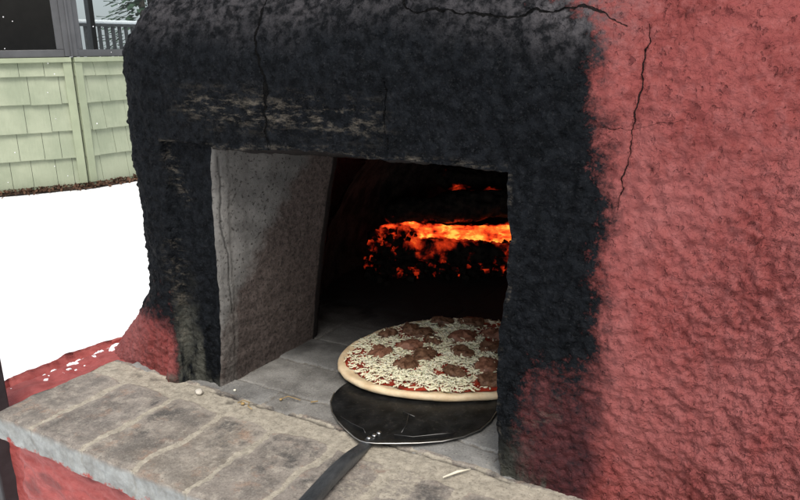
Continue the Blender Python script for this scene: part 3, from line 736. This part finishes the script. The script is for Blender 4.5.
# ================================================================== PEEL
peel = thing('pizza_peel', 'dark metal pizza peel with three rivets lying on the bricks in front of the pizza', 'pizza peel', (-.58, .86, 0))
dm = M('dark_steel', .33, .5, .85); dn = dm.noise(35, 5, .6); dm.set('Base Color', dm.mix(dm.ramp(dn, [(.38, 0.), (.62, 1.)]), (.028, .030, .032), (.06, .063, .066)))
dm.set('Base Color', dm.mix(dm.ramp(dm.noise(130, 6, .75), [(.55, 0.), (.7, .5)]), dm.b.inputs['Base Color'].links[0].from_socket, (.22, .21, .19))); dm.set('Roughness', dm.ramp(dm.noise(18, 6, .7), [(.3, .28), (.7, .52)])); dm.bump(dm.noise(12, 4), .002, .4)
lm = simple('bright_steel', (.62, .62, .60), .3, .5, 1.); hm = M('worn_steel_handle', .45, .5, .7); hm.set('Base Color', hm.mix(hm.ramp(hm.noise(40, 6, .7, hm.map((1, .3, 1))), [(.38, 0.), (.62, 1.)]), (.07, .078, .085), (.16, .17, .18))); hm.bump(hm.noise(90, 5), .001)
def pp(V): return np.asarray(V, float)-np.array(peel.location)
def build_peel():
    cx = -.582
    half = [(.862, .006), (.868, .022), (.885, .052), (.905, .083), (.930, .113), (.960, .138), (.995, .154), (1.03, .158), (1.07, .154), (1.11, .140), (1.14, .118), (1.165, .09), (1.182, .055), (1.188, .0)]
    ys = np.array([h[0] for h in half]); ws = np.array([h[1] for h in half])
    out = [(cx+w, y) for y, w in half] + [(cx-w*(1.0), y) for y, w in half[:-1][::-1]]
    # smooth outline
    n = len(out); me = bmesh.new()
    lv = 10; rings = []
    def zz(x, y): return .0045+.009*sm(np.array(1.0-y), 0, .14)*0+.0025*math.sin((x-cx)*8)+.010*max(0, (.93-y)/.07)**1*.5
    for k in range(lv+1):
        s = 1-k/lv; rings.append([me.verts.new((cx+(x-cx)*s, 1.02+(y-1.02)*s, zz(x*s+cx*(1-s), 1.02+(y-1.02)*s)+(.0022 if k == 0 else 0))) for x, y in out] if k < lv else [me.verts.new((cx, 1.02, zz(cx, 1.02)))])
    for k in range(lv-1):
        for i in range(n): me.faces.new((rings[k][i], rings[k][(i+1) % n], rings[k+1][(i+1) % n], rings[k+1][i]))
    for i in range(n): me.faces.new((rings[lv-1][i], rings[lv-1][(i+1) % n], rings[lv][0]))
    for v in me.verts: v.co -= Vector(peel.location)
    me_ = bpy.data.meshes.new('blade'); me.to_mesh(me_); me.free(); me_.materials.append(dm.m)
    o = link(bpy.data.objects.new('blade', me_), peel)
    for p in me_.polygons: p.use_smooth = True
    ss = o.modifiers.new('sub', 'SUBSURF'); ss.levels = ss.render_levels = 2
    so = o.modifiers.new('thick', 'SOLIDIFY'); so.thickness = .0016; so.offset = -1
    # bright rim along the near edge
    m = MB(); rim = [(x, y) for x, y in out]
    pts = [(cx-w*.998, y, zz(cx-w, y)+.0026) for y, w in half[:7][::-1]]+[(cx+w*.998, y, zz(cx+w, y)+.0026) for y, w in half[:9]]
    P3 = [Vector(p)-Vector(peel.location) for p in pts]; m.tube(P3, .0011, 6); m.build('rim', lm, peel, True)
    # embossed crease lines
    m = MB()
    def ln(ps, w=.0007): m.tube([Vector((x, y, zz(x, y)+.0012))-Vector(peel.location) for x, y in ps], w, 6)
    ln([(-.672, .925), (-.64, .912), (-.61, .905), (-.598, .893)]); ln([(-.552, .912), (-.52, .922), (-.48, .955), (-.465, .965)]); ln([(-.566, .987), (-.552, .955), (-.545, .925)]); ln([(-.552, .985), (-.58, .992)])
    m.build('crease', simple('crease_steel', (.16, .16, .16), .45, .5, 1.), peel, True)
    for (x, y) in [(-.583, .881), (-.580, .893), (-.578, .905)]:
        m = MB(); c = Vector((x, y, zz(x, y)+.001))-Vector(peel.location)
        m.tube([c+Vector((0, 0, -.001)), c+Vector((0, 0, .0008)), c+Vector((0, 0, .0020)), c+Vector((0, 0, .0024))], [.0042, .0042, .003, .0008], 14); m.build('rivet', lm, peel, True)
    # handle: flat tang that becomes an oval tube
    b = MB(); L = 60; nn = 16; V = []
    for i in range(L):
        t = i/(L-1); y = .885-.72*t; x = -.581+.085*t; w = .0095+.0022*sm(np.array(t), 0, .2); h = float(.003+.008*sm(np.array(t), .0, .12)); zc = .006+.012*float(sm(np.array(t), 0, .2))+.004*t
        for k in range(nn):
            a = 2*PI*k/nn; V.append((x+math.copysign(abs(math.cos(a))**.7, math.cos(a))*w, y, zc+math.copysign(abs(math.sin(a))**.7, math.sin(a))*h))
    F = [tuple(i*nn+k_ for k_ in ()) for i in range(0)]
    for i in range(L-1):
        for k in range(nn): F.append((i*nn+k, (i+1)*nn+k, (i+1)*nn+(k+1) % nn, i*nn+(k+1) % nn))
    F.append(tuple(range(nn))); F.append(tuple(range((L-1)*nn, L*nn))[::-1])
    mesh('handle', pp(V), F, hm.m, peel)
build_peel()

# ================================================================== small bits on the ledge
straw = simple('dry_straw', (.36, .25, .11), .6, .3); pebm = simple('pale_grit', (.5, .47, .41), .8, .3); whit = simple('bare_splinter', (.80, .76, .62), .6, .3)
def bit(name, label, cat, pts, r, m, group=None):
    b = MB(); c = Vector(pts[0]); b.tube([Vector(p)-c for p in pts], r, 7); o = b.build(name, m, None, True); o.location = c; return tag(o, label, cat, group)
bit('wood_splinter', 'pale wood splinter lying on the ledge beside the right foot of the oven', 'splinter', [(-.424, .842, .006), (-.410, .864, .0075), (-.396, .883, .006)], [.0012, .0023, .0008], whit)
bit('straw', 'short bent straw on the hearth brick left of the peel', 'straw', [(-.809, .926, .005), (-.80, .934, .009), (-.79, .937, .007), (-.774, .939, .005)], .0009, straw)
bit('straw', 'small straw piece almost touching the left edge of the peel', 'straw', [(-.752, .942, .005), (-.741, .950, .006)], [.0014, .0012], straw)
bit('straw', 'crooked pair of straw bits on the mortar at the edge of the hearth', 'straw', [(-.872, .874, .005), (-.865, .881, .009), (-.852, .884, .006), (-.845, .872, .006), (-.832, .868, .005)], .0010, straw)
def peb(x, y, r, label, m, nm='pebble'):
    bm = bmesh.new(); bmesh.ops.create_icosphere(bm, subdivisions=2, radius=r)
    for v in bm.verts: v.co *= 1+.25*float(pn(np.array(v.co)*120+x*50)); v.co.z *= .7
    me = bpy.data.meshes.new(nm); bm.to_mesh(me); bm.free(); me.materials.append(m); o = link(bpy.data.objects.new(nm, me)); o.location = (x, y, r*.55+.001); tag(o, label, 'pebble')
peb(-.970, .872, .0085, 'round grey mortar pebble at the foot of the left pillar', pebm)
peb(-.917, .914, .003, 'tiny white crumb on the hearth beside the left jamb', whit, 'crumb')
peb(-.865, .880, .0036, 'yellowish seed on the joint between ledge and hearth', straw, 'seed')
peb(-.812, .927, .0034, 'yellow seed beside the bent straw on the hearth', straw, 'seed')

# ================================================================== POST at the left edge
pm = simple('dark_post_paint', (.035, .035, .038), .5, .4)
post = thing('metal_post', 'dark square metal post standing in the snow behind the left corner of the ledge', 'post', (-1.453, .73, -.78))
b = MB(); b.box((0, 0, .45), (.05, .05, .88)); b.build('post_tube', pm, post, False, .004); b = MB(); b.box((0, 0, .896), (.058, .058, .012)); b.build('cap', pm, post, False, .003)
b = MB(); b.box((0, 0, .012), (.12, .12, .012)); b.build('foot_plate', pm, post, False, .003)

# ================================================================== GARDEN ROOM with green shingles
room = thing('garden_room', 'pale green shingle-sided garden room with dark framed windows behind the oven', 'building', (-7.0, 5.0, -.76))
RL = Vector(room.location)
def rpart(name, V, F, m, parent=room, smooth=False): 
    return mesh(name, np.asarray(V, float)-np.array(RL), F, m, parent, smooth)
gm = M('green_shingle_paint', .6, .35); v_ = gm.map((1, 1, .06)); g1 = gm.noise(45, 4, .6, v_)
gm.set('Base Color', gm.mix(gm.ramp(gm.noise(3, 5), [(.38, 0.), (.62, 1.)]), gm.mix(g1, (.235, .27, .19), (.285, .325, .23)), gm.mix(g1, (.30, .335, .24), (.35, .385, .28)))); gm.bump(g1, .006, .7)
trimm = simple('green_trim_paint', (.285, .325, .22), .55, .4, var=.06, sc=6)
framem = simple('grey_window_frame', (.075, .078, .083), .5, .4, var=.12, sc=5)
inm = simple('dim_interior', (.035, .028, .026), .9, .2, var=.6, sc=2.2)
roofm = simple('dark_roof', (.08, .08, .085), .8, .3, var=.2, sc=8)
gl = bpy.data.materials.new('window_glass'); gl.use_nodes = True; t_ = gl.node_tree; t_.nodes.clear()
o_ = t_.nodes.new('ShaderNodeOutputMaterial'); mx = t_.nodes.new('ShaderNodeMixShader'); tr = t_.nodes.new('ShaderNodeBsdfTransparent'); gs = t_.nodes.new('ShaderNodeBsdfGlossy'); fr_ = t_.nodes.new('ShaderNodeFresnel')
fr_.inputs[0].default_value = 1.5; gs.inputs['Roughness'].default_value = .02; tr.inputs[0].default_value = (.80, .88, .89, 1)
t_.links.new(fr_.outputs[0], mx.inputs[0]); t_.links.new(tr.outputs[0], mx.inputs[1]); t_.links.new(gs.outputs[0], mx.inputs[2]); t_.links.new(mx.outputs[0], o_.inputs[0])
ZB, ZS = -.71, .64     # siding bottom, sill
C0 = Vector((-7.0, 5.0, 0)); dA = Vector((-.546, -.838, 0)); dB = Vector((.118, .993, 0)); LA, LB = 3.2, 4.2
def siding(P0, d, L, n, seed):
    rg = random.Random(seed); m = MB(); courses = [ZB, -.415, -.125, .17, .46, ZS-.03]
    for ci in range(len(courses)-1):
        z0, z1 = courses[ci], courses[ci+1]; s = -rg.uniform(0, .15)
        while s < L:
            w = rg.choice([.17, .2, .24, .27, .30, .33]); s1 = min(L, s+w-.004); a = max(0, s); dz = rg.uniform(-.005, .005)
            if s1 > a+.01:
                p = [P0+d*a, P0+d*s1]; t0, t1 = .050+rg.uniform(-.005, .004), .012
                V = [p[0]+n*t0+Vector((0, 0, z0+dz)), p[1]+n*t0+Vector((0, 0, z0+dz)), p[1]+n*t1+Vector((0, 0, z1+.004)), p[0]+n*t1+Vector((0, 0, z1+.004)),
                     p[0]+Vector((0, 0, z0+dz)), p[1]+Vector((0, 0, z0+dz)), p[1]+Vector((0, 0, z1+.004)), p[0]+Vector((0, 0, z1+.004))]
                m.add([v-RL for v in V], [(0, 1, 2, 3), (0, 4, 5, 1), (1, 5, 6, 2), (3, 7, 4, 0), (2, 6, 7, 3), (4, 7, 6, 5)])
            s += w
    m.build('shingle_siding', gm.m, room)
nA = Vector((.838, -.546, 0)); nB = Vector((.993, -.118, 0))
siding(C0, dA, LA, nA, 4); siding(C0, dB, LB, nB, 9)
def rbar(name, a, b, w, h, m, parent=room, up=(0, 0, 1), bev=.004):
    q = MB(); q.bar(Vector(a)-RL, Vector(b)-RL, w, h, up); return q.build(name, m, parent, False, bev)
# backing, skirt and trims
for (P0, d, n, L) in ((C0, dA, nA, LA), (C0, dB, nB, LB)):
    e = P0+d*L
    rbar('backing_wall', P0-n*.06+Vector((0, 0, -.06)), e-n*.06+Vector((0, 0, -.06)), .1, 1.35, inm)
    rbar('skirt_board', P0+n*.02+Vector((0, 0, ZB-.035)), e+n*.02+Vector((0, 0, ZB-.035)), .05, .075, trimm)
    rbar('sill_trim', P0+n*.035+Vector((0, 0, ZS-.012)), e+n*.035+Vector((0, 0, ZS-.012)), .09, .05, trimm)
q = (nA+nB).normalized()
for side, d, n in (('a', dA, nA), ('b', dB, nB)):
    c = C0+d*.045+n*.044
    rbar('corner_trim', c+Vector((0, 0, ZB+.003)), c+Vector((0, 0, ZS-.04)), .085, .03, trimm, up=tuple(n))
c = C0+dA*1.03+nA*.044; rbar('corner_trim', c+Vector((0, 0, ZB+.003)), c+Vector((0, 0, ZS-.04)), .09, .03, trimm, up=tuple(nA))
ZW = 2.05
for (P0, d, n, L, cuts) in ((C0, dA, nA, LA, [1.45, 2.9]), (C0, dB, nB, LB, [1.65, 3.2])):
    prev = .0
    for cpos in cuts+[L]:
        a = P0+d*(prev+.055); b2 = P0+d*(cpos-.03)
        w = rbar('window_frame', a+Vector((0, 0, ZS+.055)), b2+Vector((0, 0, ZS+.055)), .10, .075, framem)
        for (p1, p2, ww, hh, up_) in ((a+Vector((0, 0, ZW)), b2+Vector((0, 0, ZW)), .10, .08, (0, 0, 1)),):
            rbar('head', p1, p2, ww, hh, framem, w, up=up_)
        for e in (a+d*.035, b2-d*.035):
            rbar('stile', e+Vector((0, 0, ZS+.095)), e+Vector((0, 0, ZW-.042)), .07, .085, framem, w, up=tuple(n))
        V = [a+Vector((0, 0, ZS+.08)), b2+Vector((0, 0, ZS+.08)), b2+Vector((0, 0, ZW)), a+Vector((0, 0, ZW))]
        rpart('window_pane', V, [(0, 1, 2, 3)], gl, w)
        prev = cpos
c = C0-q*.02; rbar('corner_post', c+Vector((0, 0, ZS+.02)), c+Vector((0, 0, ZW+.05)), .13, .15, framem, up=tuple(q), bev=.006)
rbar('corner_bead', C0+q*.062+Vector((0, 0, ZS+.02)), C0+q*.062+Vector((0, 0, ZW+.05)), .022, .02, framem, up=tuple(q))
# interior shell: floor, back wall with a far opening, ceiling/roof
foot = [C0+dA*LA, C0, C0+dB*LB, Vector((-11.6, 10.2, 0)), Vector((-12.2, 3.0, 0))]
def slab(name, z, t, m, grow=0.):
    cc = sum(foot, Vector())/len(foot); F2 = [cc+(p-cc)*(1+grow) for p in foot]; n = len(F2)
    V = [p+Vector((0, 0, z)) for p in F2]+[p+Vector((0, 0, z+t)) for p in F2]
    rpart(name, V, [tuple(range(n))[::-1], tuple(range(n, 2*n))]+[(i, (i+1) % n, n+(i+1) % n, n+i) for i in range(n)], m)
slab('floor_slab', -.30, .1, inm, -.02); slab('ceiling', 2.1, .12, inm, 0.0); slab('roof', 2.225, .25, roofm, .1)
def wallpanel(a, b, z0, z1): 
    a = Vector(a); b = Vector(b); rbar('rear_wall', a+Vector((0, 0, (z0+z1)/2)), b+Vector((0, 0, (z0+z1)/2)), .1, z1-z0, inm, bev=0)
A1, A2 = Vector((-12.2, 3.0, 0)), Vector((-11.6, 10.2, 0)); dW = (A2-A1).normalized()
def onW(s): return A1+dW*s
wallpanel(onW(0), onW(5.35), -.75, 2.1); wallpanel(onW(5.35), onW(7.2), -.75, .30); wallpanel(onW(5.35), onW(7.2), 1.9, 2.1)
for s in (5.9,):
    rbar('rear_mullion', onW(s)+Vector((0, 0, .3)), onW(s)+Vector((0, 0, 1.9)), .1, .12, framem, up=(1, 0, 0))
wallpanel(A2, C0+dB*LB, -.75, 2.1); wallpanel(C0+dA*LA, A1, -.75, 2.1)

# deck railing beyond the far opening, seen through the room
wrail = simple('dark_rail_paint', (.05, .052, .055), .6, .3)
rail = thing('deck_railing', 'dark baluster railing capped with snow seen through the window glass', 'railing', (-13.2, 8.0, -.76))
RO = Vector(rail.location)
def rl(name, a, b, w, h, m, par=rail): 
    k = MB(); k.bar(Vector(a)-RO, Vector(b)-RO, w, h); return k.build(name, m, par, False, .004)
ra, rb = Vector((-13.4, 6.6, 0)), Vector((-12.9, 11.4, 0)); dr_ = (rb-ra).normalized(); Lr = (rb-ra).length
rl('top_rail', ra+Vector((0, 0, 1.30)), rb+Vector((0, 0, 1.30)), .10, .05, wrail); rl('bottom_rail', ra+Vector((0, 0, .42)), rb+Vector((0, 0, .42)), .06, .05, wrail)
s_ = .08
while s_ < Lr:
    p = ra+dr_*s_; k = MB(); k.box(p+Vector((0, 0, .86))-RO, (.055, .055, .83)); k.build('baluster', wrail, rail, False, 0); s_ += .155
k = MB(); k.bar(ra+Vector((0, 0, 1.365))-RO, rb+Vector((0, 0, 1.365))-RO, .11, .075); o = k.build('snow_cap', MSNOW, rail, True, .02)

# trees beyond
barkm = simple('bark', (.09, .075, .06), .9, .2, var=.4, sc=14, bump=.02, bsc=20); needm = simple('evergreen_foliage', (.035, .065, .04), .8, .3, var=.5, sc=1.5)
def tree(x, y, h, seed, label):
    rg = random.Random(seed); t = thing('spruce_tree', label, 'tree', (x, y, -.78), 'spruce trees beyond the garden room')
    k = MB(); k.tube([(0, 0, 0), (.03, 0, h*.4), (0, .02, h*.98)], [.16, .10, .02], 9); k.build('trunk', barkm, t, True)
    k = MB()
    for i in range(1500):
        f = rg.random()**.8; z = h*(.12+.86*f); Rm = (1-f)*h*.24+.08; a = rg.uniform(0, 2*PI); r = Rm*math.sqrt(rg.uniform(.1, 1)); c = Vector((math.cos(a)*r, math.sin(a)*r, z-r*.35))
        d = Vector((math.cos(a), math.sin(a), rg.uniform(-.6, .1))).normalized(); s = d.cross(Vector((0, 0, 1))).normalized(); L = rg.uniform(.18, .36); w = rg.uniform(.05, .11)
        k.add([c-s*w, c+s*w, c+d*L+s*w*.3, c+d*L-s*w*.3+Vector((0, 0, -.03))], [(0, 1, 2, 3)])
    k.build('crown', needm, t)
for i, (x, y, h) in enumerate([(-19, 9.5, 7), (-20.5, 12.5, 8.5), (-18, 15.5, 6.5), (-22, 6.5, 8)]):
    tree(x, y, h, 30+i, ['spruce tree straight behind the railing', 'tallest spruce tree behind the railing', 'spruce tree farthest right behind the garden room', 'spruce tree farthest left behind the garden room'][i])

# leaf litter along the foot of the siding
def litter():
    rg = random.Random(3); k = MB()
    for i in range(2600):
        if rg.random() < .5: P0, d, n, L = C0, dA, nA, LA
        else: P0, d, n, L = C0, dB, nB, LB
        p = P0+d*rg.uniform(-.05, L)+n*abs(rg.gauss(.02, .10)); z = -.752+rg.uniform(0, .035)+max(0, .02-.1*(p-P0).dot(n)); w = rg.uniform(.012, .03); R3 = Matrix.Rotation(rg.uniform(0, 6), 3, Vector((rg.gauss(0, 1), rg.gauss(0, 1), rg.gauss(0, 1))).normalized())
        V = [p+Vector((0, 0, z))+R3 @ Vector(v) for v in ((-w, 0, 0), (0, -w*.6, .2*w), (w, 0, 0), (0, w*.6, .2*w))]; k.add(V, [(0, 1, 2, 3)])
    o = k.build('leaf_litter', simple('dead_leaves', (.10, .055, .035), .9, .2, var=.6, sc=9)); tag(o, 'strip of brown dead leaves and soil between the snow and the green siding', 'leaf litter', kind='stuff')
litter()
soil = MB()
for (d, n, L) in ((dA, nA, LA), (dB, nB, LB)):
    a = C0-d*.05+n*.03; b2 = C0+d*L+n*.03; soil.add([a+Vector((0, 0, -.735)), b2+Vector((0, 0, -.735)), b2+n*.10+Vector((0, 0, -.752)), a+n*.13+Vector((0, 0, -.752)), ], [(0, 1, 2, 3)])
tag(soil.build('soil_strip', simple('dark_soil', (.045, .03, .022), .95, .1, var=.5, sc=12, bump=.02, bsc=30)), kind='structure')

# falling snowflakes
rg = random.Random(21); bm = bmesh.new(); bmesh.ops.create_icosphere(bm, subdivisions=1, radius=1)
for v in bm.verts: v.co *= 1+.3*float(pn(np.array(v.co)*3+.3))
fm = bpy.data.meshes.new('snowflake'); bm.to_mesh(fm); bm.free(); fm.materials.append(MSNOW)
for i in range(17):
    px, py, dd = rg.uniform(-420, -270), rg.uniform(90, 265) if i % 3 else rg.uniform(60, 265), rg.uniform(2.5, 6.2)
    d = (cf*700+cr*px+cu*py)/700; o = bpy.data.objects.new('snowflake', fm); o.location = Vector((0, 0, .635))+d*dd; o.scale = (rg.uniform(.5, 1.1)*dd*.0010,)*3; link(o)
    tag(o, 'small white snowflake falling in front of the garden room', 'snowflake', 'falling snowflakes')
